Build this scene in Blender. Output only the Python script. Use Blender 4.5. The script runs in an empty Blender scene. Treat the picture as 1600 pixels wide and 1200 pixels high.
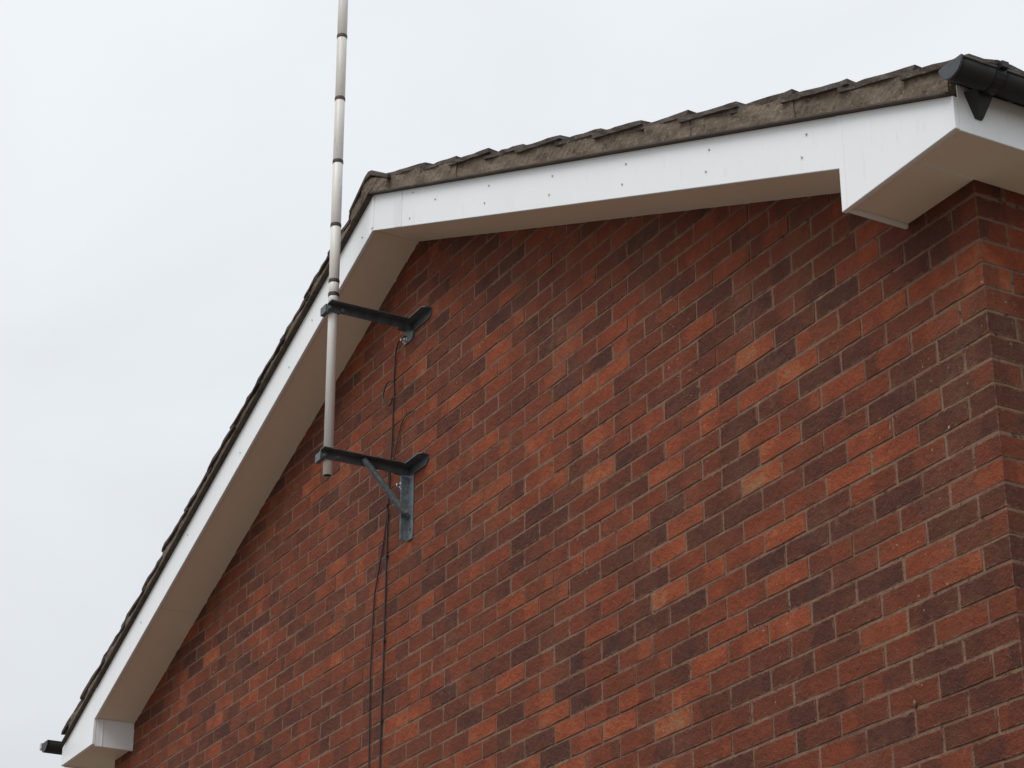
import bpy, math, random
import numpy as np
from mathutils import Vector, Matrix
random.seed(7); rng = np.random.default_rng(7)
S = bpy.context.scene; C = S.collection

# ------------------------------------------------------------------ camera
cam_d = bpy.data.cameras.new('camera'); cam = bpy.data.objects.new('camera', cam_d); C.objects.link(cam)
cam_d.sensor_width = 36.0; FPX = 3360.6; cam_d.lens = 36.0 * FPX / 1600.0
CAM_LOC = (4.13568, -3.77684, -2.94959); CAM_ROT = (1.999941, -0.0026455, 1.0713727)
cam.location = CAM_LOC; cam.rotation_euler = CAM_ROT
cam_d.clip_start = 0.05; cam_d.clip_end = 3000.0
S.camera = cam

# ------------------------------------------------------------------ overcast sky and soft sun
SUN_EL, SUN_AZ = 54.0, 20.0           # degrees; azimuth measured from the wall's outward normal (-y) towards +x
SUN_STRENGTH, SKY_STRENGTH, LZ = 1.5, 0.1, 0.94
el, az = math.radians(SUN_EL), math.radians(SUN_AZ)
sun_dir = Vector((math.sin(az) * math.cos(el), -math.cos(az) * math.cos(el), math.sin(el)))
w = bpy.data.worlds.new('World'); S.world = w; w.use_nodes = True
nt = w.node_tree; nt.nodes.clear(); L_ = nt.links.new
out = nt.nodes.new('ShaderNodeOutputWorld'); bg = nt.nodes.new('ShaderNodeBackground')
bg.inputs['Strength'].default_value = SKY_STRENGTH
sky = nt.nodes.new('ShaderNodeTexSky'); sky.sky_type = 'NISHITA'; sky.sun_disc = False
sky.sun_elevation = el; sky.sun_rotation = math.atan2(sun_dir.x, sun_dir.y)
sky.dust_density = 4.0
tc = nt.nodes.new('ShaderNodeTexCoord'); sep = nt.nodes.new('ShaderNodeSeparateXYZ')
L_(tc.outputs['Generated'], sep.inputs[0])
mx = nt.nodes.new('ShaderNodeMath'); mx.operation = 'MAXIMUM'; mx.inputs[1].default_value = 0.0; L_(sep.outputs['Z'], mx.inputs[0])
ma = nt.nodes.new('ShaderNodeMath'); ma.operation = 'MULTIPLY_ADD'; L_(mx.outputs[0], ma.inputs[0])
ma.inputs[1].default_value = 0.6 * LZ / 1.6 / SKY_STRENGTH; ma.inputs[2].default_value = LZ / 1.6 / SKY_STRENGTH
nz = nt.nodes.new('ShaderNodeTexNoise'); nz.inputs['Scale'].default_value = 3.4; nz.inputs['Detail'].default_value = 6.0; nz.inputs['Distortion'].default_value = 0.6
mp = nt.nodes.new('ShaderNodeMapping'); mp.inputs['Scale'].default_value = (1.0, 1.0, 2.2); mp.inputs['Location'].default_value = (0.7, 0.2, 0.4)
L_(tc.outputs['Generated'], mp.inputs[0]); L_(mp.outputs[0], nz.inputs['Vector'])
nr = nt.nodes.new('ShaderNodeMapRange'); nr.inputs['To Min'].default_value = 0.93; nr.inputs['To Max'].default_value = 1.06
nr.inputs['From Min'].default_value = 0.25; nr.inputs['From Max'].default_value = 0.75
L_(nz.outputs[0], nr.inputs['Value'])
mm = nt.nodes.new('ShaderNodeMath'); mm.operation = 'MULTIPLY'; L_(ma.outputs[0], mm.inputs[0]); L_(nr.outputs[0], mm.inputs[1])
cl = nt.nodes.new('ShaderNodeVectorMath'); cl.operation = 'SCALE'; cl.inputs[0].default_value = (0.96, 1.0, 1.04)
L_(mm.outputs[0], cl.inputs['Scale'])
mix = nt.nodes.new('ShaderNodeMix'); mix.data_type = 'RGBA'; mix.inputs['Factor'].default_value = 0.97
L_(sky.outputs[0], mix.inputs[6]); L_(cl.outputs[0], mix.inputs[7]); L_(mix.outputs[2], bg.inputs['Color']); L_(bg.outputs[0], out.inputs[0])
sd = bpy.data.lights.new('sun', 'SUN'); sd.energy = SUN_STRENGTH; sd.angle = math.radians(36); sd.color = (1.0, 0.975, 0.94)
so = bpy.data.objects.new('sun', sd); C.objects.link(so); so.location = (0, -8, 12)
so.rotation_euler = sun_dir.to_track_quat('Z', 'Y').to_euler()
S.view_settings.view_transform = 'Standard'; S.view_settings.look = 'None'
S.view_settings.exposure = 0.2; S.view_settings.gamma = 1.0; S.view_settings.use_curve_mapping = False
GZ = -4.55                                # ground level

# ------------------------------------------------------------------ materials
def lin(r, g, b):
    f = lambda c: (c / 255 / 12.92) if c / 255 <= 0.04045 else ((c / 255 + 0.055) / 1.055) ** 2.4
    return (f(r), f(g), f(b), 1.0)

class NB:                                 # tiny node builder
    def __init__(s, name):
        s.m = bpy.data.materials.new(name); s.m.use_nodes = True; s.t = s.m.node_tree
        s.p = s.t.nodes['Principled BSDF']
    def n(s, kind, **kw):
        nd = s.t.nodes.new(kind)
        for k, v in kw.items(): setattr(nd, k, v)
        return nd
    def l(s, a, b): s.t.links.new(a, b)
    def noise(s, scale, detail=4.0, rough=0.6, vec=None, stretch=None):
        nd = s.n('ShaderNodeTexNoise'); nd.inputs['Scale'].default_value = scale
        nd.inputs['Detail'].default_value = detail; nd.inputs['Roughness'].default_value = rough
        if vec is None: vec = s.pos()
        if stretch:
            mp = s.n('ShaderNodeMapping'); mp.inputs['Scale'].default_value = stretch; s.l(vec, mp.inputs[0]); vec = mp.outputs[0]
        s.l(vec, nd.inputs['Vector']); return nd.outputs[0]
    def pos(s):
        if not hasattr(s, 'g'): s.g = s.n('ShaderNodeNewGeometry')
        return s.g.outputs['Position']
    def rng(s, v, a, b, c, d, smooth=False):
        nd = s.n('ShaderNodeMapRange'); nd.interpolation_type = 'SMOOTHSTEP' if smooth else 'LINEAR'
        for k, x in zip(('From Min', 'From Max', 'To Min', 'To Max'), (a, b, c, d)): nd.inputs[k].default_value = x
        s.l(v, nd.inputs['Value']); return nd.outputs[0]
    def mathn(s, op, a, b):
        nd = s.n('ShaderNodeMath', operation=op)
        for i, x in enumerate((a, b)):
            if isinstance(x, (int, float)): nd.inputs[i].default_value = x
            else: s.l(x, nd.inputs[i])
        return nd.outputs[0]
    def mixc(s, f, a, b, mode='MIX'):
        nd = s.n('ShaderNodeMix', data_type='RGBA', blend_type=mode)
        for i, x in ((0, f), (6, a), (7, b)):
            if isinstance(x, (int, float, tuple)): nd.inputs[i].default_value = x
            else: s.l(x, nd.inputs[i])
        return nd.outputs[2]
    def ramp(s, v, stops):
        nd = s.n('ShaderNodeValToRGB'); cr = nd.color_ramp
        while len(cr.elements) < len(stops): cr.elements.new(0.5)
        for e, (p_, c_) in zip(cr.elements, stops): e.position = p_; e.color = c_
        s.l(v, nd.inputs[0]); return nd.outputs[0]
    def bump(s, h, strength=0.5, dist=0.01):
        nd = s.n('ShaderNodeBump'); nd.inputs['Strength'].default_value = strength; nd.inputs['Distance'].default_value = dist
        s.l(h, nd.inputs['Height']); s.l(nd.outputs[0], s.p.inputs['Normal'])
    def col(s, c, rough=0.6, metal=0.0):
        if isinstance(c, tuple): s.p.inputs['Base Color'].default_value = c
        else: s.l(c, s.p.inputs['Base Color'])
        s.p.inputs['Roughness'].default_value = rough; s.p.inputs['Metallic'].default_value = metal

def mortar_colour(b):
    c = b.ramp(b.rng(b.noise(3.4, 6, 0.7), 0.3, 0.7, 0, 1), [(0.0, lin(86, 64, 50)), (0.25, lin(108, 78, 62)), (0.5, lin(126, 96, 80)), (0.75, lin(122, 98, 76)), (1.0, lin(150, 122, 104))])
    c = b.mixc(b.rng(b.noise(13, 4), 0.46, 0.66, 0, 0.7), c, lin(106, 70, 56))
    c = b.mixc(b.rng(b.noise(160, 4), 0.55, 0.75, 0, 0.5), c, lin(146, 122, 104))
    return c
def brick_material(name, use_attr):
    b = NB(name)
    if use_attr:
        at = b.n('ShaderNodeAttribute', attribute_name='tone'); colr = at.outputs['Color']; alpha = at.outputs['Alpha']
    else:
        oi = b.n('ShaderNodeObjectInfo'); colr = oi.outputs['Color']; alpha = oi.outputs['Alpha']
    sp = b.n('ShaderNodeSeparateColor'); b.l(colr, sp.inputs[0])
    uv = b.n('ShaderNodeUVMap'); su = b.n('ShaderNodeSeparateXYZ'); b.l(uv.outputs[0], su.inputs[0])
    u = b.mathn('ADD', su.outputs['X'], b.mathn('MULTIPLY', b.mathn('SUBTRACT', b.noise(26, 3), 0.5), 0.3))
    stops = [(0.0, lin(*BR[0])), (0.13, lin(*BR[1])), (0.3, lin(*BR[2])), (0.5, lin(*BR[3])), (0.68, lin(*BR[4])), (0.84, lin(*BR[5])), (0.94, lin(*BR[6])), (1.0, lin(*BR[7]))]
    wob = b.mathn('MULTIPLY', b.mathn('SUBTRACT', b.noise(38, 5, 0.65), 0.5), 0.30)
    patch = b.mathn('MULTIPLY', b.mathn('SUBTRACT', b.noise(6.5, 3, 0.6, stretch=(1, 1, 1.6)), 0.5), 0.62)     # weathering that runs across several bricks
    wob = b.mathn('ADD', wob, patch)
    ca = b.ramp(b.mathn('ADD', sp.outputs[0], wob), stops)
    cb = b.ramp(b.mathn('ADD', sp.outputs[1], wob), stops)
    # a firing band with soft upright edges, from alpha to the end of the brick
    d = b.mathn('SUBTRACT', u, alpha)
    band = b.rng(d, -0.06, 0.06, 0.0, 1.0, True)
    base = b.mixc(b.mathn('MULTIPLY', band, sp.outputs[2]), ca, cb)
    # sandy mottling, grit and faint bloom
    m1 = b.rng(b.noise(120, 6, 0.7), 0.3, 0.7, 0.78, 1.2)
    cmb = b.n('ShaderNodeCombineColor')
    for i in range(3): b.l(m1, cmb.inputs[i])
    base = b.mixc(1.0, base, cmb.outputs[0], 'MULTIPLY')
    grit = b.rng(b.noise(330, 2, 0.5), 0.63, 0.74, 0.0, 0.6)
    base = b.mixc(grit, base, lin(128, 98, 84))
    pits = b.rng(b.noise(210, 3, 0.5), 0.28, 0.36, 0.75, 0.0)
    base = b.mixc(pits, base, lin(44, 28, 26))
    bloom = b.mathn('MULTIPLY', b.rng(b.noise(2.3, 5, 0.7), 0.56, 0.78, 0.0, 0.42), b.rng(b.noise(45, 3), 0.4, 0.6, 0.2, 1.0))
    base = b.mixc(bloom, base, lin(150, 118, 100))
    efl = b.mathn('MULTIPLY', b.rng(b.noise(1.7, 3), 0.54, 0.66, 0.0, 1.0), b.rng(b.noise(62, 3), 0.66, 0.72, 0.0, 0.9))
    base = b.mixc(efl, base, lin(205, 190, 175))
    # mortar smeared over worn, uneven arrises
    fu = b.mathn('MULTIPLY', b.mathn('SUBTRACT', 0.5, b.mathn('ABSOLUTE', b.mathn('SUBTRACT', su.outputs['X'], 0.5), 0)), 0.205)
    fv = b.mathn('MULTIPLY', b.mathn('SUBTRACT', 0.5, b.mathn('ABSOLUTE', b.mathn('SUBTRACT', su.outputs['Y'], 0.5), 0)), 0.0655)
    e = b.mathn('MINIMUM', fu, fv)
    reach = b.mathn('MULTIPLY', b.rng(b.noise(34, 5, 0.65), 0.42, 0.8, 0.0, 1.0), 0.012)
    smear = b.rng(b.mathn('SUBTRACT', e, reach), -0.0026, 0.0016, 0.8, 0.0, True)
    base = b.mixc(smear, base, mortar_colour(b))
    film = b.mathn('MULTIPLY', b.rng(b.noise(3.1, 5, 0.65, stretch=(1, 1, 0.6)), 0.48, 0.72, 0.0, 0.4), b.rng(b.noise(24, 4), 0.3, 0.6, 0.35, 1.0))
    base = b.mixc(film, base, lin(122, 86, 64))
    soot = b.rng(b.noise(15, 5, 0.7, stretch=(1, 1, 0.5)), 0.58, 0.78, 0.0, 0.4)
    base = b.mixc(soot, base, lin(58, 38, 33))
    b.col(base, 0.92); b.p.inputs['Specular IOR Level'].default_value = 0.2
    b.bump(b.mathn('ADD', b.noise(170, 6, 0.7), b.mathn('MULTIPLY', b.noise(38, 4), 2.2)), 0.8, 0.006)
    return b.m
#       near-black, plum,        dark brown,   brick red,    red,           orange,        pale orange,   buff
BR = [(77, 48, 43), (88, 53, 43), (103, 57, 43), (116, 61, 43), (129, 66, 45), (148, 77, 50), (158, 94, 63), (148, 108, 78)]
M = {}
M['brick'] = brick_material('brick', False); M['brick_mass'] = brick_material('brick_mass', True)

b = NB('mortar')
c = mortar_colour(b)
c = b.mixc(b.rng(b.noise(24, 4, 0.6), 0.33, 0.41, 0.85, 0), c, lin(56, 41, 34))
b.col(c, 0.95); b.bump(b.mathn('ADD', b.noise(90, 5), b.mathn('MULTIPLY', b.noise(14, 3), 1.5)), 0.8, 0.006); M['mortar'] = b.m

def upvc(name, c0, c1):
    b = NB(name)
    c = b.mixc(b.rng(b.noise(3.0, 4, stretch=(1, 1, 0.35)), 0.4, 0.75, 0, 0.5), c0, c1)
    c = b.mixc(b.rng(b.noise(60, 3, stretch=(1, 1, 0.15)), 0.6, 0.8, 0, 0.25), c, lin(190, 188, 178))
    b.col(c, 0.38); b.bump(b.noise(4, 2), 0.08, 0.01); return b.m
M['upvc'] = upvc('white_upvc', lin(240, 243, 245), lin(232, 236, 238))
M['upvc_b'] = upvc('white_upvc_cap', lin(232, 235, 237), lin(225, 229, 231))
b = NB('soffit_upvc'); c = b.mixc(b.rng(b.noise(2.0, 4), 0.4, 0.7, 0, 0.5), lin(238, 226, 210), lin(228, 215, 198))
c = b.mixc(b.rng(b.noise(40, 4), 0.62, 0.8, 0, 0.3), c, lin(170, 160, 145)); b.col(c, 0.55); M['soffit'] = b.m

b = NB('bedding_mortar')
c = b.mixc(b.rng(b.noise(7, 5), 0.35, 0.65, 0, 1), lin(116, 102, 88), lin(94, 82, 70))
c = b.mixc(b.rng(b.noise(55, 5), 0.55, 0.72, 0, 0.8), c, lin(134, 122, 106))
c = b.mixc(b.rng(b.noise(30, 4), 0.30, 0.42, 0.8, 0), c, lin(70, 58, 48))
c = b.mixc(b.rng(b.noise(95, 3), 0.66, 0.72, 0, 0.8), c, lin(180, 166, 146))
b.col(c, 0.95); b.bump(b.mathn('ADD', b.noise(60, 6), b.mathn('MULTIPLY', b.noise(18, 3), 1.0)), 0.7, 0.009); M['bedding'] = b.m

b = NB('concrete_tile')
c = b.mixc(b.rng(b.noise(5, 5), 0.35, 0.65, 0, 1), lin(90, 79, 71), lin(66, 59, 56))
c = b.mixc(b.rng(b.noise(42, 5), 0.56, 0.7, 0, 0.8), c, lin(112, 108, 98))
c = b.mixc(b.rng(b.noise(60, 4), 0.30, 0.42, 0.8, 0), c, lin(48, 42, 40))
c = b.mixc(b.rng(b.noise(24, 3), 0.64, 0.72, 0, 0.6), c, lin(92, 88, 58))
b.col(c, 0.95); b.bump(b.noise(120, 6), 0.9, 0.008); M['tile'] = b.m

b = NB('undercloak_board'); c = b.mixc(b.rng(b.noise(14, 4, stretch=(1, 1, 3)), 0.4, 0.65, 0, 1), lin(84, 73, 64), lin(62, 54, 47))
b.col(c, 0.9); b.bump(b.noise(60, 4), 0.5, 0.005); M['undercloak'] = b.m

b = NB('black_gutter_plastic'); b.col(b.mixc(b.rng(b.noise(12, 4), 0.45, 0.75, 0, 0.7), lin(17, 18, 20), lin(30, 32, 33)), 0.48); M['gutter'] = b.m
b = NB('lit_cap_plastic'); b.col(b.mixc(b.rng(b.noise(30, 4), 0.4, 0.7, 0, 1), lin(70, 74, 79), lin(58, 61, 66)), 0.55); M['cap'] = b.m  # gutter end cap: light on its front face put into a greyer colour
b = NB('rim_glint_pale'); b.col(b.mixc(b.noise(30, 3), lin(190, 196, 204), lin(170, 176, 184)), 0.4); M['pale'] = b.m  # glossy reflection on the gutter rim put into a pale colour

b = NB('painted_mast')
c = b.mixc(b.rng(b.noise(5, 4, stretch=(3, 3, 0.4)), 0.4, 0.7, 0, 1), lin(224, 220, 214), lin(206, 201, 194))
c = b.mixc(b.rng(b.noise(60, 4, stretch=(1, 1, 0.12)), 0.58, 0.75, 0, 0.5), c, lin(150, 142, 134)); b.col(c, 0.42); M['mast'] = b.m
b = NB('aluminium_tube')
c = b.mixc(b.rng(b.noise(90, 4, stretch=(1, 1, 0.05)), 0.45, 0.7, 0, 0.6), lin(232, 229, 225), lin(205, 202, 197)); b.col(c, 0.34, 0.0); M['alu'] = b.m
b = NB('black_tape'); b.col(b.mixc(b.noise(40, 3), lin(44, 42, 42), lin(60, 57, 55)), 0.6); M['tape'] = b.m
b = NB('brown_tape'); b.col(b.mixc(b.noise(40, 3), lin(62, 50, 40), lin(88, 70, 54)), 0.6); M['tape_b'] = b.m
b = NB('galvanised_steel')
vor = b.n('ShaderNodeTexVoronoi'); vor.inputs['Scale'].default_value = 55; b.l(b.pos(), vor.inputs['Vector'])
c = b.mixc(b.rng(vor.outputs['Distance'], 0, 0.6, 0, 1), lin(138, 148, 154), lin(108, 118, 125))
c = b.mixc(b.rng(b.noise(18, 4), 0.5, 0.7, 0, 0.6), c, lin(88, 94, 98)); b.col(c, 0.48, 0.3); M['steel'] = b.m
b = NB('dark_steel'); b.col(b.mixc(b.rng(b.noise(22, 5), 0.4, 0.7, 0, 1), lin(96, 104, 110), lin(70, 76, 81)), 0.5, 0.25); M['steel_d'] = b.m
b = NB('zinc_bolt'); b.col(b.mixc(b.noise(40, 2), lin(205, 208, 208), lin(170, 172, 172)), 0.28, 0.7); M['zinc'] = b.m
b = NB('coax_black'); b.col(b.mixc(b.noise(20, 3), lin(30, 24, 23), lin(44, 34, 31)), 0.5); M['coax'] = b.m
b = NB('pin_grey'); b.col(b.mixc(b.noise(30, 2), lin(190, 192, 194), lin(170, 172, 174)), 0.4); M['pin'] = b.m
b = NB('garden_ground')
c = b.mixc(b.rng(b.noise(0.6, 5), 0.4, 0.6, 0, 1), lin(122, 108, 93), lin(102, 92, 80)); c = b.mixc(b.rng(b.noise(12, 4), 0.4, 0.7, 0, 0.6), c, lin(58, 58, 54))
b.col(c, 0.95); b.bump(b.noise(25, 4), 0.6, 0.03); M['ground'] = b.m

# ------------------------------------------------------------------ helpers
def link(name, verts, faces, mat, parent=None, smooth=False):
    me = bpy.data.meshes.new(name); me.from_pydata([tuple(v) for v in verts], [], faces)
    me.materials.append(mat)
    import bmesh
    bm = bmesh.new(); bm.from_mesh(me); bmesh.ops.recalc_face_normals(bm, faces=bm.faces); bm.to_mesh(me); bm.free()
    if smooth:
        for p_ in me.polygons: p_.use_smooth = True
    o = bpy.data.objects.new(name, me); C.objects.link(o)
    if parent is not None: adopt(o, parent)
    return o
def adopt(o, parent):
    o.parent = parent
    if parent.type == 'EMPTY': o.matrix_parent_inverse = Matrix.Translation(-Vector(parent.location))
def thing(name, label, cat, loc, group=None):
    o = bpy.data.objects.new(name, None); C.objects.link(o); o.location = loc; o.empty_display_size = 0.2
    o['label'] = label; o['category'] = cat
    if group: o['group'] = group
    return o
class MB:
    def __init__(s): s.v = []; s.f = []
    def add(s, v, f):
        n = len(s.v); s.v += [tuple(x) for x in v]; s.f += [tuple(i + n for i in q) for q in f]; return s
    def box(s, x0, x1, y0, y1, z0, z1):
        return s.add([(x0, y0, z0), (x1, y0, z0), (x1, y1, z0), (x0, y1, z0), (x0, y0, z1), (x1, y0, z1), (x1, y1, z1), (x0, y1, z1)],
                     [(0, 3, 2, 1), (4, 5, 6, 7), (0, 1, 5, 4), (1, 2, 6, 5), (2, 3, 7, 6), (3, 0, 4, 7)])
    def prism(s, poly, y0, y1):            # polygon in xz pushed along y
        n = len(poly)
        v = [(x, y0, z) for x, z in poly] + [(x, y1, z) for x, z in poly]
        return s.add(v, [tuple(range(n)), tuple(range(2 * n - 1, n - 1, -1))] + [(i, i + n, (i + 1) % n + n, (i + 1) % n) for i in range(n)])
    def tube(s, pts, r, seg=10, caps=True, r2=None):
        pts = [Vector(p_) for p_ in pts]; rings = []
        up = None
        for i, p_ in enumerate(pts):
            t = (pts[min(i + 1, len(pts) - 1)] - pts[max(i - 1, 0)]).normalized()
            if up is None:
                up = t.orthogonal().normalized()
            up = (up - t * up.dot(t)).normalized(); si = t.cross(up)
            rr = r if r2 is None else r + (r2 - r) * i / (len(pts) - 1)
            rings.append([p_ + (up * math.cos(a) + si * math.sin(a)) * rr for a in [2 * math.pi * k / seg for k in range(seg)]])
        v = [x for rg in rings for x in rg]; f = []
        for i in range(len(pts) - 1):
            for k in range(seg):
                f.append((i * seg + k, i * seg + (k + 1) % seg, (i + 1) * seg + (k + 1) % seg, (i + 1) * seg + k))
        if caps: f += [tuple(range(seg)), tuple(range(len(v) - seg, len(v)))]
        return s.add(v, f)
    def lathe(s, axis_pt, prof, seg=24, tilt=(0, 0)):   # profile (r, z) round a near-vertical axis; tilt = dx/dz, dy/dz
        v = []; f = []
        for r, z in prof:
            for k in range(seg):
                a = 2 * math.pi * k / seg
                v.append((axis_pt[0] + tilt[0] * (z - axis_pt[2]) + r * math.cos(a), axis_pt[1] + tilt[1] * (z - axis_pt[2]) + r * math.sin(a), z))
        for i in range(len(prof) - 1):
            for k in range(seg): f.append((i * seg + k, i * seg + (k + 1) % seg, (i + 1) * seg + (k + 1) % seg, (i + 1) * seg + k))
        return s.add(v, f)
    def out(s, name, mat, parent=None, smooth=False): return link(name, s.v, s.f, mat, parent, smooth)
def bevel(o, wd=0.002, seg=2):
    m = o.modifiers.new('b', 'BEVEL'); m.width = wd; m.segments = seg; m.limit_method = 'ANGLE'; m.angle_limit = math.radians(35); return o

# camera projection in photo pixels, to know which bricks show largest
Rm = np.array(Matrix.Rotation(CAM_ROT[2], 3, 'Z') @ Matrix.Rotation(CAM_ROT[1], 3, 'Y') @ Matrix.Rotation(CAM_ROT[0], 3, 'X'))
def project(P):
    q = (np.asarray(P, float) - np.array(CAM_LOC)) @ Rm
    return np.stack([800 + FPX * q[:, 0] / -q[:, 2], 600 - FPX * q[:, 1] / -q[:, 2]], 1)

# ------------------------------------------------------------------ ground
gr = MB(); gr.add([(-900, -900, GZ), (900, -900, GZ), (900, 900, GZ), (-900, 900, GZ)], [(0, 1, 2, 3)])
g_o = gr.out('ground', M['ground']); g_o['kind'] = 'structure'

# ------------------------------------------------------------------ the house
W = 33.5 * 0.225; DEPTH = 8.1
house = thing('brick_house', 'red brick house with white gable trim and grey brown tiled roof', 'house', (-W / 2, DEPTH / 2, GZ))
XA = -3.705                                # ridge line
SR, SL = 0.416, 0.398                      # slopes of the two verges
def zb(x): return 1.745 - SR * (x - XA) if x >= XA else 1.745 + SL * (x - XA)      # underside of bargeboard
def zu(x): return 1.924 - SR * (x - XA) if x >= XA else 1.924 + SL * (x - XA)      # top of bargeboard
BY = -0.235                                # face of the bargeboard

# mortared cores of the two walls
JR = 0.0014
core = MB()
core.prism([(-JR, GZ), (-JR, 0.30), (XA, 1.80), (-W + JR, 0.30), (-W + JR, GZ)], JR, 0.24)
gable = core.out('gable_wall', M['mortar'], house)
core = MB(); core.box(-0.24, -JR, 0.241, DEPTH, GZ, 0.30)
side = core.out('side_wall', M['mortar'], house)
core = MB(); core.box(-W + JR, -W + 0.24, 0.241, DEPTH, GZ, 0.30); core.out('side_wall', M['brick_mass'], house)
core = MB(); core.prism([(-0.241, GZ), (-0.241, 0.30), (XA, 1.80), (-W + 0.241, 0.30), (-W + 0.241, GZ)], DEPTH - 0.24, DEPTH - 0.001); core.out('rear_wall', M['brick_mass'], house)

# brick shapes: arris worn, edges not quite straight
def brick_shape(seed, Lx, D, H=0.0655):
    r = random.Random(seed); j = lambda a: r.uniform(-a, a)
    def ring(ins, y, a):
        xs = [0, Lx * 0.33, Lx * 0.67, Lx] if Lx > 0.15 else [0, Lx * 0.5, Lx]
        lo = [(x, j(a)) for x in xs]; hi = [(x, H + j(a)) for x in reversed(xs)]
        pts = lo + hi; o = []
        for x, z in pts:
            x2 = min(max(x, ins), Lx - ins); z2 = z + ins if z < H / 2 else z - ins
            o.append((x2, y + (j(0.0006) if y == 0 else 0), z2))
        return o
    a = ring(0.0013, 0.0, 0.0014); bb = ring(0.0, 0.0012, 0.0016); c_ = [(x, D, z) for x, y, z in bb]
    n = len(a); v = a + bb + c_
    f = [tuple(range(n))]
    for k in range(2):
        for i in range(n): f.append((k * n + i, (k + 1) * n + i, (k + 1) * n + (i + 1) % n, k * n + (i + 1) % n))
    return np.array(v), f
def loop_uv(v, f):                         # per-corner map: faces on the brick's end run along its depth
    lx, dp = v[:, 0].max(), v[:, 1].max(); o = []
    for q in f:
        p_ = v[list(q)]; ext = np.ptp(p_, axis=0)
        if ext[0] < 0.004 and ext[1] > 0.02: o += [(c[1] / dp, c[2] / 0.0655) for c in p_]
        else: o += [(c[0] / lx, c[2] / 0.0655) for c in p_]
    return np.array(o)
SHAPES = {}
for kind, (lx, dp) in dict(stretcher=(0.215, 0.06), header=(0.1025, 0.06), quoin_stretcher=(0.2195, 0.1025), quoin_header=(0.107, 0.215)).items():
    SHAPES[kind] = [brick_shape(hash(kind) % 7 * 0 + i * 13 + len(kind), lx, dp) for i in range(8)]
UVS = {(k_, i_): loop_uv(*s_) for k_, l__ in SHAPES.items() for i_, s_ in enumerate(l__)}
MESHES = {}
def brick_mesh(kind, i):
    if (kind, i) not in MESHES:
        v, f = SHAPES[kind][i]
        me = bpy.data.meshes.new('brick'); me.from_pydata([tuple(x) for x in v], [], [tuple(reversed(q)) if False else q for q in f])
        uv = me.uv_layers.new(name='UVMap'); uv.data.foreach_set('uv', loop_uv(v, f).astype(np.float32).ravel())
        me.materials.append(M['brick']); me.update(); MESHES[(kind, i)] = me
    return MESHES[(kind, i)]
TONES = {(-2, 5): 0.97, (-1, 3): 0.8, (0, 5): 0.8, (0, 6): 0.85, (0, 7): 0.85, (3, 4): 0.9, (2, 3): 0.8, (1, 5): 0.12, (-4, 6): 0.1, (-2, 4): 0.05, (-1, 5): 0.05, (1, 3): 0.05, (1, 4): 0.2, (-2, 7): 0.12, (0, 4): 0.98, (2, 5): 0.93, (4, 5): 1, (5, 3): 0.1, (6, 3): 0.88, (3, 5): 0.1, (5, 5): 0.1, (5, 6): 0.12, (5, 7): 0.85, (4, 7): 0.8, (6, 4): 0.65, (9, 4): 0.85, (8, 5): 0.2, (8, 4): 0.12, (7, 7): 1, (7, 3): 0.1, (8, 6): 0.7, (6, 5): 0.6, (0, 12): 0.02, (0, 11): 0.08, (-2, 10): 0.15, (-1, 8): 0.05, (4, 8): 0.2, (1, 7): 0.9, (3, 8): 0.75, (-2, 11): 0.7, (-2, 12): 0.75, (1, 8): 0.2, (-4, 13): 0.85, (-11, 12): 0.85, (-10, 10): 0.75, (-8, 9): 0.75, (-7, 10): 0.05, (-6, 9): 0.85, (-6, 10): 0.8, (-10, 11): 0.08, (-6, 11): 0.8, (-5, 10): 0.8, (-5, 11): 0.82, (-4, 11): 0.78, (-3, 9): 0.92, (-14, 13): 0.08, (1, 2): 0.1, (6, 2): 0.88, (5, 2): 0.85, (2, 2): 0.2, (8, 2): 0.03, (11, 1): 0.7, (12, 1): 0.75, (8, 1): 0.2, (0, 0): 0.8, (-2, 1): 0.08, (-3, 2): 0.7, (-2, 2): 0.55, (2, 0): 0.6, (-1, 1): 0.2, (17, 2): 0.05, (15, 1): 0.05, (16, 1): 0.07, (15, 0): 0.1, (17, 3): 0.6, (15, 2): 0.55, (17, 0): 0.1, (13, 5): 0.08, (15, 3): 0.1, (13, 7): 1, (11, 4): 0.85, (10, 6): 0.75, (7, 10): 0.08, (10, 10): 0.03, (10, 11): 0.92, (11, 10): 0.88, (12, 11): 0.05, (6, 12): 0.05, (7, 12): 0.82, (12, 9): 0.95, (11, 8): 0.8, (7, 9): 0.75, (9, 11): 0.75, (8, 8): 0.2, (4, 16): 0.8, (6, 16): 0.88, (8, 14): 0.15, (6, 13): 0.08, (4, 17): 0.12, (6, 17): 0.88, (9, 13): 0.85, (7, 16): 0.8, (7, 13): 0.78, (4, 18): 0.08, (-7, 27): 0.12, (-6, 28): 0.12, (-5, 28): 0.95, (-6, 27): 0.97, (-1, 26): 0.85, (0, 26): 0.08, (-2, 27): 0.1, (-3, 28): 0.1, (-4, 27): 0.12, (-17, 13): 0.1, (-16, 13): 0.08, (-18, 15): 0.7, (-17, 14): 0.72, (-13, 13): 0.85}
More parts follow.
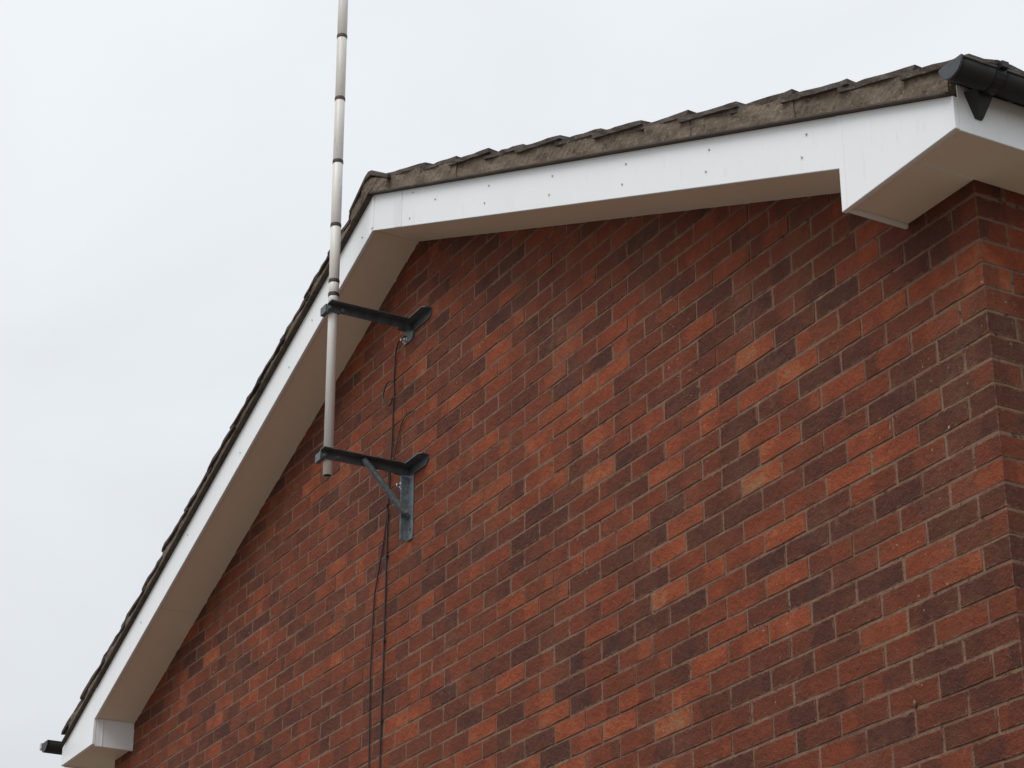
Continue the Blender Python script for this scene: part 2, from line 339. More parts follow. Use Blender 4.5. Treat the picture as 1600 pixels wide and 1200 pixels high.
def tone(k, c_, side_=False):
    if not side_ and (k, c_) in TONES: t = 0.46 + (TONES[(k, c_)] - 0.46) * 0.84
    else:
        q = random.random()
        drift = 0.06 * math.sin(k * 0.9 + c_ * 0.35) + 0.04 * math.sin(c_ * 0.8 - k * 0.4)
        if q < 0.14: t = random.uniform(0.10, 0.24)
        elif q < 0.62: t = random.uniform(0.26, 0.48)
        elif q < 0.93: t = random.uniform(0.46, 0.66)
        else: t = random.uniform(0.66, 0.80)
        drift -= 0.08 * max(0, 1 - c_ / 6.0)                            # browner bricks towards the corner, lens vignette put into their tone
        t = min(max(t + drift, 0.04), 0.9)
    t2 = min(max(t + random.choice((-1, 1)) * random.uniform(0.10, 0.36), 0.08), 0.8)
    return (t, t2, random.choice((0, 0.5, 0.7, 0.85, 1.0)), random.uniform(0.2, 0.8))

BR_LIST = []      # wall key, kind, variant, local->world origin (x,y,z), rotated?, tone, (k, c)
def place(wall, kind, org, rot, tn):
    BR_LIST.append((wall, kind, random.randrange(8), org, rot, tn, random.uniform(-0.0022, 0.0006), random.uniform(-0.004, 0.004), random.uniform(-0.0012, 0.0012)))
K_BOT = int((-GZ) / 0.075)
for k in range(-24, K_BOT):
    z0 = -(k + 1) * 0.075 + 0.0047
    odd = k % 2 == 1
    for c_ in range(0, 35):
        if odd:
            n0, n1 = c_, min(c_ + 1, 33.5)
        else:
            n0, n1 = max(c_ - 0.5, 0), c_ + 0.5
        if n0 >= 33.5 or n1 > 33.5: continue
        x1 = -0.225 * n0 - (0.005 if n0 > 0 else 0); x0 = -0.225 * n1 + 0.005
        xc = (x0 + x1) / 2
        lowest = min(zb(x0), zb(x1)) if not (x0 < XA < x1) else 1.7
        top_in = max(zb(x0), zb(x1))
        if z0 > top_in + 0.02: continue
        if z0 > 0.22 and (x0 > -0.2 or x1 < -W + 0.2): continue
        half = (n1 - n0) < 0.75
        kind = ('quoin_header' if half else 'quoin_stretcher') if n0 == 0 else ('header' if half else 'stretcher')
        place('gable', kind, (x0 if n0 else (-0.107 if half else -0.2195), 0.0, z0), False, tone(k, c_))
    if z0 < 0.22:
        y = 0.1125 if odd else 0.225                                # return wall, the quoin brick already shows its end here
        ci = 0
        while y < DEPTH - 0.25:
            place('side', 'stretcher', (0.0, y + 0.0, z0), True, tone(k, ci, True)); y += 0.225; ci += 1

def corners(bk):
    wall, kind, i, org, rot = bk[:5]; v = SHAPES[kind][i][0]; lx = v[:, 0].max()
    if rot: return [(org[0], org[1], org[2]), (org[0], org[1] + lx, org[2]), (org[0], org[1] + lx, org[2] + 0.065), (org[0], org[1], org[2] + 0.065)]
    return [(org[0], org[1], org[2]), (org[0] + lx, org[1], org[2]), (org[0] + lx, org[1], org[2] + 0.065), (org[0], org[1], org[2] + 0.065)]
def seen_area(bk):
    q = project(corners(bk)); q[:, 0] = q[:, 0].clip(0, 1600); q[:, 1] = q[:, 1].clip(0, 1200)
    x, y = q[:, 0], q[:, 1]; a = 0.5 * abs(np.dot(x, np.roll(y, 1)) - np.dot(y, np.roll(x, 1)))
    return a
areas = np.array([seen_area(bk) for bk in BR_LIST])
single = set()
for wall, lim in (('gable', 300), ('side', 90)):
    idx = [i for i in range(len(BR_LIST)) if BR_LIST[i][0] == wall and areas[i] > 30]
    idx.sort(key=lambda i: -areas[i]); single |= set(idx[:lim])
mass = {'gable': ([], [], [], []), 'side': ([], [], [], [])}
for i, bk in enumerate(BR_LIST):
    wall, kind, vi, org, rot, tn, dy, ry, dz = bk
    rz = math.pi / 2 if rot else 0.0
    Mx = Matrix.Translation((org[0] + (-dy if rot else 0), org[1] + (0 if rot else dy), org[2] + dz)) @ Matrix.Rotation(rz, 4, 'Z') @ Matrix.Rotation(ry, 4, 'Y')
    if i in single:
        o = bpy.data.objects.new('brick', brick_mesh(kind, vi)); C.objects.link(o)
        o.parent = gable if wall == 'gable' else side
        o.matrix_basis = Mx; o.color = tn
    else:
        v, f = SHAPES[kind][vi]; A = np.array(Mx); vv = v @ A[:3, :3].T + A[:3, 3]
        V, F, UV, T = mass[wall]; n = sum(len(x) for x in V)
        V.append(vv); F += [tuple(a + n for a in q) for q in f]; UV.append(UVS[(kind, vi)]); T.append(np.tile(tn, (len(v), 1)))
for wall, par in (('gable', gable), ('side', side)):
    V, F, UV, T = mass[wall]
    V = np.vstack(V); UV = np.vstack(UV); T = np.vstack(T)
    me = bpy.data.meshes.new('brickwork'); me.from_pydata(V.tolist(), [], F)
    uv = me.uv_layers.new(name='UVMap'); uv.data.foreach_set('uv', UV.astype(np.float32).ravel())
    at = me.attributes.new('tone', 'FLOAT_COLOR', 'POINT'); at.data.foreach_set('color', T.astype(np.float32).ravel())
    me.materials.append(M['brick_mass'])
    o = bpy.data.objects.new('brickwork', me); C.objects.link(o); o.parent = par; o['kind'] = 'stuff'

# ---- bargeboards, soffits, boxed eaves
XL0, XL1 = -7.79, -7.235                   # left boxed end
XR0, XR1 = -0.320, 0.206                   # right boxed end
bb = MB(); bb.prism([(XA + 0.0008, zb(XA) - 0.006), (XR0 - 0.001, zb(XR0) - 0.006), (XR0 - 0.001, zu(XR0)), (XA + 0.0008, zu(XA))], BY, BY + 0.016)
barge_r = bevel(bb.out('bargeboard', M['upvc'], house), 0.0025)
bb = MB(); bb.prism([(XA - 0.0008, zb(XA) - 0.006), (XA - 0.0008, zu(XA)), (XL1 + 0.001, zu(XL1)), (XL1 + 0.001, zb(XL1) - 0.006)], BY, BY + 0.016)
barge_l = bevel(bb.out('bargeboard', M['upvc'], house), 0.0025)
bb = MB(); xs = -3.48                       # joint cover where two lengths meet near the ridge
bb.prism([(xs, zb(xs) - 0.004), (xs + 0.085, zb(xs + 0.085) - 0.004), (xs + 0.085, zu(xs + 0.085) - 0.002), (xs, zu(xs) - 0.002)], BY - 0.0016, BY - 0.0003)
bevel(bb.out('joint_cover', M['upvc_b'], barge_r), 0.0015)
bb = MB(); bb.prism([(XA - 0.012, zb(XA) + 0.006), (XA + 0.012, zb(XA) + 0.006), (XA + 0.012, zu(XA) - 0.008), (XA - 0.012, zu(XA) - 0.008)], BY - 0.0025, BY - 0.0003)
bb.out('joint_cover', M['upvc'], barge_r)
PINS = [(-3.313, 1.613), (-3.287, 1.728), (-3.064, 1.585), (-2.574, 1.405), (-2.611, 1.343), (-2.056, 1.187), (-2.082, 1.118), (-1.526, 0.967), (-1.555, 0.898), (-1.001, 0.752), (-1.025, 0.68), (-0.469, 0.529), (-0.499, 0.462)]
PINS_L = [(-3.812, 1.755), (-4.36, 1.57), (-4.62, 1.43), (-5.21, 1.20), (-5.9, 0.99), (-6.55, 0.70)]
for lst, par in ((PINS, barge_r), (PINS_L, barge_l)):
    for x, z in lst:
        pm = MB(); pm.tube([(x, BY + 0.004, z), (x, BY - 0.0025, z), (x, BY - 0.004, z)], 0.0038, 8); pm.out('fixing_pin', M['pin'], par)
# sloping soffit boards under the verge, a joint every few metres
def soffit_run(xa, xb, cuts):
    xs_ = [xa] + cuts + [xb]
    for p0, p1 in zip(xs_[:-1], xs_[1:]):
        m_ = MB(); g = 0.0012 * (1 if p1 > p0 else -1)
        m_.prism([(p0 + g, zb(p0 + g)), (p1 - g, zb(p1 - g)), (p1 - g, zb(p1 - g) + 0.009), (p0 + g, zb(p0 + g) + 0.009)], BY + 0.0165, 0.02)
        m_.out('soffit_board', M['soffit'], house)
soffit_run(XA, XR0 - 0.002, [-3.58, -1.1]); soffit_run(XA, XL1 + 0.002, [-6.3])
ZBX = 0.196
def eaves_box(x0, x1, inner, right):
    # end plate in the bargeboard's plane, then the underside and the panel facing along the wall
    m_ = MB(); zl = ZBX - 0.016 if right else ZBX - 0.004
    poly = [(x0, zl if right else ZBX - 0.004), (x1, ZBX - 0.004 if right else zl), (x1, zu(x1)), (x0, zu(x0))]
    m_.prism(poly, BY - 0.002, BY + 0.016); pl = bevel(m_.out('barge_end_plate', M['upvc'], house), 0.0025)
    if right:
        m_ = MB(); m_.prism([(x0 + 0.026, zl + 0.01), (x0 + 0.029, zl + 0.01), (x0 + 0.029, zu(x0) - 0.014), (x0 + 0.026, zu(x0) - 0.014)], BY - 0.0026, BY - 0.0005)
        m_.out('joint_line', M['upvc_b'], pl)
    m_ = MB(); xi = x0 if right else x1 - 0.016
    zt = zb(inner) + 0.012
    m_.box(xi + 0.001, xi + 0.015, BY + 0.0165, 0.012, ZBX - 0.012, zt); pn = bevel(m_.out('eaves_side_panel', M['upvc'], house), 0.002)
    if not right:
        m_ = MB(); m_.box(x1 - 0.0008, x1 + 0.0014, BY + 0.05, BY + 0.056, ZBX - 0.01, zt - 0.004); m_.out('joint_cover', M['upvc_b'], pn)
    return pl
eaves_box(XR0, XR1, XR0, True); eaves_box(XL0, XL1, XL1, False)
# undersides, running back along both eaves
m_ = MB(); m_.box(XR0 + 0.017, -0.0015, BY + 0.0165, -0.0015, ZBX, ZBX + 0.009); m_.out('eaves_soffit', M['soffit'], house)
for y0, y1 in ((BY + 0.0165, 1.9), (1.9, 4.9), (4.9, DEPTH)):
    m_ = MB(); m_.box(0.0015, XR1 - 0.010, y0 + 0.001, y1 - 0.001, ZBX, ZBX + 0.009); m_.out('eaves_soffit', M['soffit'], house)
m_ = MB(); m_.box(-0.0012, 0.0012, BY + 0.018, -0.003, ZBX - 0.0015, ZBX + 0.004); m_.out('soffit_trim', M['upvc_b'], house)
m_ = MB(); m_.box(XL0 + 0.01, XL1 - 0.017, BY + 0.0165, -0.0015, ZBX, ZBX + 0.009); m_.out('eaves_soffit', M['soffit'], house)
m_ = MB(); m_.box(XL0 + 0.01, -W - 0.0015, 0.0, DEPTH, ZBX, ZBX + 0.009); m_.out('eaves_soffit', M['soffit'], house)
m_ = MB(); m_.box(XR1 - 0.0095, XR1 - 0.0006, BY + 0.0165, DEPTH, ZBX - 0.006, 0.34); fascia_r = bevel(m_.out('fascia_board', M['upvc'], house), 0.002)
m_ = MB(); m_.box(XL0 - 0.007, XL0 + 0.009, BY + 0.0165, DEPTH, ZBX - 0.006, 0.31); bevel(m_.out('fascia_board', M['upvc'], house), 0.002)

# ------------------------------------------------------------------ roof
VY = -0.256                                 # edge of the verge tiles
UC = 0.007
def strip(poly_bottom, poly_top, y0, y1):   # matching polylines -> one closed bar
    return poly_bottom + poly_top[::-1]
roof_m = MB()                               # boarded deck and the field of tiles behind the verge
XRE, XLE = 0.30, -7.86
NOSE_R = [-3.137, -2.84, -2.535, -2.257, -1.955, -1.666, -1.377, -1.096, -0.801, -0.509, -0.221, 0.074, 0.318]
NOSE_L = [-3.93, -4.16, -4.42, -4.716, -5.014, -5.317, -5.617, -5.922, -6.227, -6.53, -6.84, -7.141, -7.462, -7.785]
def over(x, h): return zu(x) + UC + h
def courses(noses, sgn):
    out_ = []
    for i, xn in enumerate(noses):
        head = (noses[i - 1] if i else XA + sgn * 0.06) - sgn * 0.055
        if i == 0: head = XA + sgn * 0.04
        out_.append((xn, head))
    return out_
hi = {1: 0.086, -1: 0.067}; TH = 0.019
for sgn, noses in ((1, NOSE_R), (-1, NOSE_L)):
    for xn, xh in courses(noses, sgn):
        hn, hh = hi[sgn], hi[sgn] - 0.023
        roof_m.prism([(xn, over(xn, hn - 0.004)), (xn, over(xn, hn + 0.016)), (xh, over(xh, hh + 0.016)), (xh, over(xh, hh - 0.004))], 0.056, DEPTH + 0.2)
roof = roof_m.out('roof', M['tile'], house)
deck = MB(); deck.prism([(XRE - 0.112, zu(XRE - 0.112) - 0.005), (XA, zu(XA) - 0.005), (XLE + 0.05, zu(XLE + 0.05) - 0.005), (XLE + 0.05, zu(XLE + 0.05) - 0.025), (XA, zu(XA) - 0.025), (XRE - 0.112, zu(XRE - 0.112) - 0.025)], BY + 0.02, DEPTH); deck.out('deck', M['undercloak'], roof)
# undercloak boards under the bedding, in lengths
for xa_, xb_ in ((XA, -2.55), (-2.553, -1.33), (-1.333, 0.204)):
    m_ = MB(); e = random.uniform(0, 0.003)
    m_.prism([(xa_, zu(xa_) + 0.0008), (xb_, zu(xb_) + 0.0008), (xb_, zu(xb_) + UC), (xa_, zu(xa_) + UC)], VY - 0.003 - e, -0.1); m_.out('undercloak', M['undercloak'], roof)
for xa_, xb_ in ((XA - 0.002, -4.95), (-4.953, -6.17), (-6.173, -7.74)):
    m_ = MB(); e = random.uniform(0, 0.003)
    m_.prism([(xa_, zu(xa_) + 0.0008), (xa_, zu(xa_) + UC), (xb_, zu(xb_) + UC), (xb_, zu(xb_) + 0.0008)], VY - 0.003 - e, -0.1); m_.out('undercloak', M['undercloak'], roof)
# verge tiles, one by one: chipped edges, slight lift
def verge_tile(xn, xh, sgn, hn, hh, y0, y1):
    r = random.Random(int(xn * 1000)); NX, NY = 8, 6; v = []; th = TH
    ddz = r.uniform(-0.004, 0.005); dyy = r.uniform(-0.006, 0.006)
    for lay in (0, 1):
        for iy in range(NY + 1):
            for ix in range(NX + 1):
                s_ = ix / NX; x = xn + (xh - xn) * s_; y = y0 + dyy + (y1 - y0) * iy / NY
                h = hn + (hh - hn) * s_ + (th if lay else 0) + ddz * (1 - s_)
                if lay and 2 <= iy <= 3: h += 0.012
                if ix == 0: x += r.uniform(-0.006, 0.004) * 1.0; h += r.uniform(-0.003, 0.003)
                if iy == 0: y += r.uniform(-0.003, 0.005)
                v.append((x, y, over(x, h)))
    N = (NX + 1) * (NY + 1); f = []; q = lambda l, iy, ix: l * N + iy * (NX + 1) + ix
    for iy in range(NY):
        for ix in range(NX):
            f.append((q(0, iy, ix), q(0, iy, ix + 1), q(0, iy + 1, ix + 1), q(0, iy + 1, ix))); f.append((q(1, iy, ix), q(1, iy + 1, ix), q(1, iy + 1, ix + 1), q(1, iy, ix + 1)))
    for ix in range(NX):
        f.append((q(0, 0, ix), q(1, 0, ix), q(1, 0, ix + 1), q(0, 0, ix + 1))); f.append((q(0, NY, ix), q(0, NY, ix + 1), q(1, NY, ix + 1), q(1, NY, ix)))
    for iy in range(NY):
        f.append((q(0, iy, 0), q(0, iy + 1, 0), q(1, iy + 1, 0), q(1, iy, 0))); f.append((q(0, iy, NX), q(1, iy, NX), q(1, iy + 1, NX), q(0, iy + 1, NX)))
    return link('roof_tile', v, f, M['tile'], roof)
for sgn, noses in ((1, NOSE_R), (-1, NOSE_L)):
    for xn, xh in courses(noses, sgn):
        verge_tile(xn, xh, sgn, hi[sgn], hi[sgn] - 0.023, VY, 0.054)
# bedding mortar between undercloak and tiles: rough face, one length per tile
def bedding(xa_, xb_, ha, hb, y):
    n = max(6, int(abs(xb_ - xa_) / 0.02)); rows = 4; v = []; f = []
    r = random.Random(int(xa_ * 977))
    for i in range(n + 1):
        x = xa_ + (xb_ - xa_) * i / n; top = ha + (hb - ha) * i / n + 0.006
        for j in range(rows + 1):
            dd = r.uniform(-0.0022, 0.0022) + 0.003 * math.sin(x * 23 + j)
            v.append((x, y + dd, over(x, top * j / rows - 0.0005)))
        v.append((x, y + 0.12, over(x, top))); v.append((x, y + 0.12, over(x, -0.0005)))
    m_ = rows + 3
    for i in range(n):
        for j in range(m_): f.append((i * m_ + j, (i + 1) * m_ + j, (i + 1) * m_ + (j + 1) % m_, i * m_ + (j + 1) % m_))
    f += [tuple(range(m_)), tuple(range(n * m_, n * m_ + m_))]
    return link('bedding_mortar', v, f, M['bedding'], roof)
for sgn, noses in ((1, NOSE_R), (-1, NOSE_L)):
    prev = XA
    for i, xn in enumerate(noses):
        end = xn if i < len(noses) - 1 else xn - sgn * 0.115
        g = 0.0012 if random.random() < 0.2 else -0.001
        ha, hb = hi[sgn] - 0.018, hi[sgn]
        if i == 0: ha = hi[sgn] - 0.01
        bedding(prev + sgn * g, end - sgn * g, ha, hb, VY + 0.008 + random.uniform(-0.003, 0.003)); prev = end
# ridge: angled cap tiles with a bedded open end
def ridge_tile(y0, y1, lift):
    m_ = MB(); w1, w2 = 0.215, 0.20; t = 0.02; zc = 1.924 + 0.112 + lift
    poly = [(XA - w2, zc - w2 * 0.52), (XA - 0.035, zc - 0.006), (XA, zc + 0.004), (XA + 0.035, zc - 0.006), (XA + w1, zc - w1 * 0.54),
            (XA + w1 - 0.004, zc - w1 * 0.54 - t), (XA + 0.03, zc - 0.03), (XA - 0.03, zc - 0.03), (XA - w2 + 0.004, zc - w2 * 0.52 - t)]
    m_.prism(poly, y0, y1); return bevel(m_.out('ridge_tile', M['tile'], roof), 0.004)
for i in range(18): ridge_tile(VY - 0.012 + i * 0.457, VY - 0.012 + (i + 1) * 0.457 - 0.004, random.uniform(-0.004, 0.004))
n = 16; v = []; f = []
zc = 1.924 + 0.112
for i in range(n + 1):
    x = XA - 0.19 + 0.39 * i / n; top = zc - 0.026 - abs(x - XA) * 0.53
    for j in range(5): v.append((x, VY - 0.004 + random.uniform(-0.006, 0.004), zu(x) + UC + (top - zu(x) - UC) * j / 4))
    v.append((x, VY + 0.15, top)); v.append((x, VY + 0.15, zu(x) + UC))
for i in range(n):
    for j in range(7): f.append((i * 7 + j, (i + 1) * 7 + j, (i + 1) * 7 + (j + 1) % 7, i * 7 + (j + 1) % 7))
f += [tuple(range(7)), tuple(range(n * 7, n * 7 + 7))]
link('bedding_mortar', v, f, M['bedding'], roof)

# ------------------------------------------------------------------ gutters
def gutter(xc, zt, y0, y1, R_, capmat, label=None):
    seg = 14; v = []; f = []
    for y in (y0, y1):
        for rr in (R_, R_ - 0.003):
            for i in range(seg + 1):
                a = math.pi + math.pi * i / seg; v.append((xc + rr * math.cos(a), y, zt + rr * math.sin(a)))
    n = seg + 1
    for i in range(seg):
        f.append((i, i + 1, 2 * n + i + 1, 2 * n + i)); f.append((n + i, 3 * n + i, 3 * n + i + 1, n + i + 1))
        f.append((i, n + i, n + i + 1, i + 1)); f.append((2 * n + i, 2 * n + i + 1, 3 * n + i + 1, 3 * n + i))
    f += [(0, 2 * n, 3 * n, n), (seg, n + seg, 3 * n + seg, 2 * n + seg)]
    g_ = link('gutter', v, f, M['gutter'], house, True)
    for s_ in (-1, 1):                                              # rolled lips
        m2 = MB(); m2.tube([(xc + s_ * (R_ - 0.001), y0, zt), (xc + s_ * (R_ - 0.001), y1, zt)], 0.005, 8); m2.out('lip', M['gutter'], g_, True)
    m2 = MB(); poly = [(xc + (R_ + 0.004) * math.cos(math.pi + math.pi * i / seg), zt + 0.004 + (R_ + 0.004) * math.sin(math.pi + math.pi * i / seg)) for i in range(seg + 1)]
    m2.prism(poly, y0 - 0.008, y0 - 0.0005); bevel(m2.out('end_cap', capmat, g_), 0.002)
    return g_
GRX, GRZ = 0.270, 0.350
gut_r = gutter(GRX, GRZ, -0.285, DEPTH + 0.2, 0.046, M['cap'])
for y in [-0.15 + 0.85 * i for i in range(9)]:                      # fascia brackets: cradle, strap over the lip and a tapering back plate
    m2 = MB(); seg = 10; v = []
    for yy in (y - 0.017, y + 0.017):
        for rr in (0.047, 0.0515):
            for i in range(seg + 1): a = math.pi + math.pi * i / seg; v.append((GRX + rr * math.cos(a), yy, GRZ + rr * math.sin(a)))
    n = seg + 1; f = []
    for i in range(seg):
        f += [(i, i + 1, 2 * n + i + 1, 2 * n + i), (n + i, 3 * n + i, 3 * n + i + 1, n + i + 1), (i, n + i, n + i + 1, i + 1), (2 * n + i, 2 * n + i + 1, 3 * n + i + 1, 3 * n + i)]
    f += [(0, 2 * n, 3 * n, n), (seg, n + seg, 3 * n + seg, 2 * n + seg)]
    m2.add(v, f)
    x0 = XR1 - 0.0002
    m2.add([(x0, y - 0.045, 0.32), (x0, y + 0.045, 0.32), (x0, y + 0.012, 0.243), (x0, y - 0.012, 0.243),
            (x0 + 0.045, y - 0.030, 0.318), (x0 + 0.045, y + 0.030, 0.318), (x0 + 0.014, y + 0.009, 0.245), (x0 + 0.014, y - 0.009, 0.245)],
           [(0, 1, 2, 3), (4, 7, 6, 5), (0, 4, 5, 1), (1, 5, 6, 2), (2, 6, 7, 3), (3, 7, 4, 0)])
    m2.box(GRX + 0.048, GRX + 0.068, y - 0.012, y + 0.012, GRZ - 0.006, GRZ + 0.013)
    m2.out('gutter_bracket', M['gutter'], gut_r)
GLX, GLZ = -7.868, 0.338
gut_l = gutter(GLX, GLZ, -0.315, DEPTH + 0.2, 0.0575, M['gutter'])
m2 = MB(); m2.box(GLX - 0.075, GLX - 0.048, -0.328, -0.306, GLZ - 0.030, GLZ + 0.012); bevel(m2.out('rim_glint', M['pale'], gut_l), 0.004)  # added pale block standing in for a glossy reflection on the rim

# ------------------------------------------------------------------ antenna mast
MX, MY0, MZ0 = -3.766, -0.3785, 0.538
TILT = (0.0, -0.0085)
mast = thing('antenna_mast', 'tall pale sectional antenna mast with dark joint bands standing clear of the gable', 'antenna', (MX, MY0, MZ0))
ax = (MX, MY0, MZ0)
m2 = MB(); m2.lathe(ax, [(0.0185, 0.9), (0.0185, MZ0 - 0.004), (0.0215, MZ0 - 0.004), (0.0215, 1.385)], 28, TILT); m2.out('lower_tube', M['alu'], mast, True)
m2 = MB(); m2.tube([(MX, MY0, MZ0 - 0.0025), (MX, MY0, MZ0 + 0.002)], 0.0184, 20); m2.out('bore_shade', M['tape'], mast)  # added dark disc, the shade inside the open tube end put into its colour
BANDS = [1.401, 1.468, 1.752, 2.083, 2.42, 2.764, 3.11, 3.46, 3.80]
edges = [1.36] + BANDS + [4.15]
for i in range(len(edges) - 1):
    m2 = MB(); r0 = 0.0232 if i > 0 else 0.0226; z0, z1 = edges[i] + 0.0015, edges[i + 1] - 0.0015
    m2.lathe(ax, [(0.012, z0), (r0 - 0.0015, z0), (r0, z0 + 0.002), (r0, z1 - 0.002), (r0 - 0.0015, z1), (0.012, z1)], 28, TILT); m2.out('mast_section', M['mast'], mast, True)
for i, z in enumerate(BANDS):
    m2 = MB(); h = 0.0085; m2.lathe(ax, [(0.0225, z - h), (0.0246, z - h), (0.0250, z - h + 0.002), (0.0250, z + h - 0.002), (0.0246, z + h), (0.0225, z + h)], 28, TILT)
    m2.out('joint_band', M['tape_b'] if i in (4, 5) else M['tape'], mast, True)

# ------------------------------------------------------------------ the two stand-off brackets
def angle_poly(x0, x1, z0, z1, t): pass
def bracket(zt, label, brace, yend):
    xk = -3.742; t = 0.005
    br_ = thing('wall_bracket', label, 'bracket', (xk, -0.001, zt), 'steel stand off brackets carrying the mast')
    # arm: angle section, flat flange on top towards +x, web hanging down
    m2 = MB(); m2.prism([(xk, zt), (xk + 0.046, zt), (xk + 0.046, zt - t), (xk + t, zt - t), (xk + t, zt - 0.039), (xk, zt - 0.039)], yend, -0.006)
    bevel(m2.out('arm', M['steel_d'], br_), 0.0015)
    # wall plate: angle lying along the wall, chamfered tips
    m2 = MB(); xa_, xb_ = xk - 0.085, xk + 0.19; zp = zt - 0.002
    m2.add([(xa_, -0.0012, zp - 0.078), (xk + 0.0, -0.0012, zp - 0.078), (xk + 0.012, -0.0012, zp - 0.045), (xb_ - 0.02, -0.0012, zp - 0.045), (xb_, -0.0012, zp - 0.025), (xb_, -0.0012, zp), (xa_, -0.0012, zp),
            (xa_, -0.006, zp - 0.078), (xk + 0.0, -0.006, zp - 0.078), (xk + 0.012, -0.006, zp - 0.045), (xb_ - 0.02, -0.006, zp - 0.045), (xb_, -0.006, zp - 0.025), (xb_, -0.006, zp), (xa_, -0.006, zp)],
           [tuple(range(7)), tuple(range(13, 6, -1))] + [(i, i + 7, (i + 1) % 7 + 7, (i + 1) % 7) for i in range(7)])
    m2.add([(xa_, -0.006, zp + 0.0), (xb_, -0.006, zp + 0.0), (xb_, -0.034, zp + 0.0), (xb_ - 0.014, -0.048, zp + 0.0), (xa_ + 0.014, -0.048, zp + 0.0), (xa_, -0.034, zp + 0.0),
            (xa_, -0.006, zp - t), (xb_, -0.006, zp - t), (xb_, -0.034, zp - t), (xb_ - 0.014, -0.048, zp - t), (xa_ + 0.014, -0.048, zp - t), (xa_, -0.034, zp - t)],
           [(0, 1, 2, 3, 4, 5), (11, 10, 9, 8, 7, 6)] + [(i, i + 6, (i + 1) % 6 + 6, (i + 1) % 6) for i in range(6)])
    m2.out('wall_plate', M['steel_d'], br_)
    for xo in (xk - 0.062,):                              # anchor bolts through the plate
        m2 = MB(); m2.tube([(xo, -0.005, zp - 0.060), (xo, -0.008, zp - 0.060)], 0.017, 16); m2.tube([(xo, -0.008, zp - 0.060), (xo, -0.017, zp - 0.060)], 0.013, 6); m2.tube([(xo, -0.017, zp - 0.060), (xo, -0.032, zp - 0.060)], 0.0065, 10)
        m2.out('anchor_bolt', M['zinc'], br_)
    # clamp: U bolt round the tube with nuts, and a saddle strap
    my = MY0 + TILT[1] * (zt - MZ0); zc_ = zt - 0.024
    m2 = MB(); pts = [(xk + 0.018, my - 0.031, zc_)] + [(MX + 0.0 - 0.031 * math.sin(a), my - 0.031 * math.cos(a), zc_) for a in [math.pi * i / 12 for i in range(13)]] + [(xk + 0.018, my + 0.031, zc_)]
    m2.tube(pts, 0.0042, 8); m2.out('u_bolt', M['steel'], br_, True)
    for s_ in (-1, 1):
        m2 = MB(); m2.tube([(xk + 0.0055, my + s_ * 0.031, zc_), (xk + 0.0135, my + s_ * 0.031, zc_)], 0.0095, 6); m2.out('nut', M['steel'], br_)
    m2 = MB(); m2.prism([(MX - 0.034, zt - 0.004), (xk - 0.0005, zt - 0.004), (xk - 0.0005, zt - 0.042), (MX - 0.034, zt - 0.042)], my - 0.046, my - 0.0265)
    m2.out('saddle', M['steel_d'], br_)
    if brace:
        zb_ = zt - 0.345                                            # upright angle on the wall and the diagonal strut
        m2 = MB(); m2.box(xk + t, xk + 0.052, -0.0066, -0.0014, zb_, zt - 0.048); m2.box(xk, xk + t, -0.042, -0.0014, zb_, zt - 0.048)
        bevel(m2.out('upright', M['steel'], br_), 0.001)
        m2 = MB(); m2.tube([(xk + 0.032, -0.0062, zb_ + 0.045), (xk + 0.032, -0.0072, zb_ + 0.045)], 0.0085, 14); m2.out('bolt_hole', M['tape'], br_)
        a_ = Vector((xk + 0.019, -0.225, zt - 0.018)); b__ = Vector((xk + 0.019, -0.030, zt - 0.222)); d_ = (b__ - a_).normalized()
        m2 = MB(); m2.tube([a_ - d_ * 0.012, a_ + d_ * 0.02, a_ + d_ * 0.06, b__ - d_ * 0.05, b__ - d_ * 0.015, b__ + d_ * 0.012], 0.0148, 14); m2.out('diagonal_strut', M['steel'], br_, True)
        m2 = MB(); m2.tube([b__ + Vector((0.012, 0, 0)), b__ + Vector((0.02, 0, 0))], 0.0085, 6); m2.out('bolt', M['zinc'], br_)
    return br_
bracket(0.637, 'lower grey steel wall bracket with a diagonal strut under the mast end', True, -0.430)
bracket(1.342, 'upper dark steel wall bracket without a strut, just below the soffit', False, -0.424)

# ------------------------------------------------------------------ cables down the wall
def smooth(pts, k=6):
    P = [Vector(q) for q in pts]; o = []
    for i in range(len(P) - 1):
        p0, p1, p2, p3 = P[max(i - 1, 0)], P[i], P[i + 1], P[min(i + 2, len(P) - 1)]
        for j in range(k):
            t = j / k; o.append(0.5 * ((2 * p1) + (p2 - p0) * t + (2 * p0 - 5 * p1 + 4 * p2 - p3) * t * t + (3 * p1 - p0 - 3 * p2 + p3) * t ** 3))
    return o + [P[-1]]
def cable(xz, label, y=-0.009, r=0.0038, closed_extra=None):
    pts = smooth([(x, (yy if len(q) > 2 else y), z) for q in xz for x, z, yy in [(q[0], q[1], q[2] if len(q) > 2 else y)]])
    m2 = MB(); m2.tube(pts, r, 8)
    o = m2.out('coax_cable', M['coax'], None, True); o['label'] = label; o['category'] = 'cable'; o['group'] = 'black cables clipped to the gable wall'
    return o
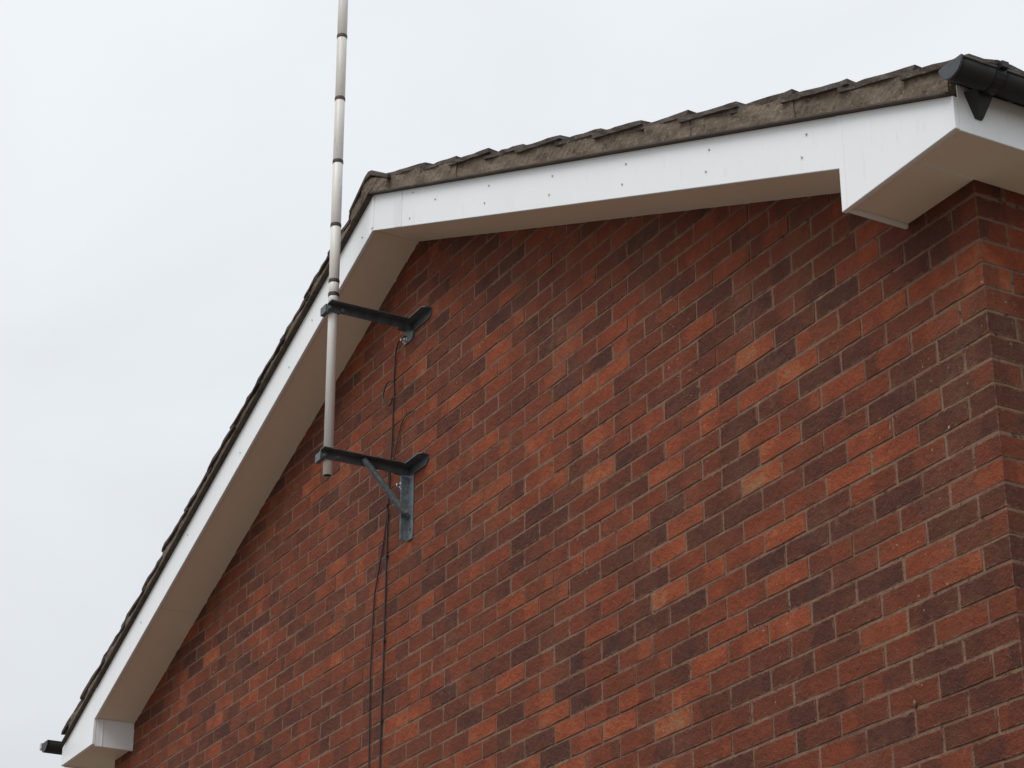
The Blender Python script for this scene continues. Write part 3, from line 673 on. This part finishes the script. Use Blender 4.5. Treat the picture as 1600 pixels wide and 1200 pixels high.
main = [(-3.80, 1.300, -0.012), (-3.845, 1.305, -0.012), (-3.878, 1.288, -0.012), (-3.905, 1.234), (-3.913, 1.108), (-3.908, 1.056), (-3.914, 0.981), (-3.914, 0.855), (-3.920, 0.733), (-3.934, 0.554), (-3.938, 0.404), (-3.939, 0.195), (-3.94, 0.02), (-3.939, -0.096), (-3.941, -0.267), (-3.945, -0.378), (-3.947, -0.655), (-3.943, -1.2), (-3.945, -2.2), (-3.94, -3.2), (-3.945, -4.3)]
mc = cable(main, 'longer black cable dropping straight from the upper bracket past the lower bracket')
cable([(-3.915, 1.12, -0.012), (-3.935, 1.13, -0.018), (-3.972, 1.122, -0.02), (-3.998, 1.085, -0.02), (-3.988, 1.043, -0.02), (-3.958, 1.015, -0.018), (-3.927, 1.012, -0.016), (-3.911, 1.035, -0.016)], 'small slack loop of black cable beside the straight cable', r=0.0034)
cable([(-3.703, 0.896, -0.002), (-3.746, 0.902), (-3.81, 0.885), (-3.846, 0.829), (-3.869, 0.776), (-3.893, 0.729), (-3.922, 0.675, -0.016), (-3.930, 0.60, -0.018)], 'thin short cable curving from a hole in the bricks above the lower bracket', r=0.0023)
cable([(-3.932, 0.53, -0.016), (-3.945, 0.48), (-3.975, 0.355), (-4.032, 0.196), (-4.055, 0.113), (-4.064, -0.061), (-4.070, -0.262), (-4.056, -0.631), (-4.05, -1.2), (-4.055, -2.2), (-4.05, -3.2), (-4.055, -4.3)], 'black cable slanting away to the left below the lower bracket', r=0.0034)
for z in (0.29, -0.10, -0.45, -0.85):                               # cable clips
    m2 = MB(); xk = -3.9395 if z > -0.3 else -3.946; m2.box(xk - 0.007, xk + 0.007, -0.014, 0.001, z - 0.004, z + 0.004); m2.out('cable_clip', M['tape'], mc)
# a lump of mortar squeezed out of a joint low on the right
m2 = MB(); q = []
r = random.Random(3)
for i in range(6):
    for j in range(8):
        th, ph = math.pi * (i + 0.5) / 6, 2 * math.pi * j / 8; rr = 0.0062 * r.uniform(0.7, 1.2)
        q.append((-0.443 + 1.2 * rr * math.sin(th) * math.cos(ph), -0.004 + rr * math.sin(th) * math.sin(ph), -1.262 + 1.9 * rr * math.cos(th)))
f = [(i * 8 + j, i * 8 + (j + 1) % 8, (i + 1) * 8 + (j + 1) % 8, (i + 1) * 8 + j) for i in range(5) for j in range(8)] + [tuple(range(8)), tuple(range(40, 48))]
m2.add(q, f); m2.out('mortar_lump', M['mortar'], gable, True)
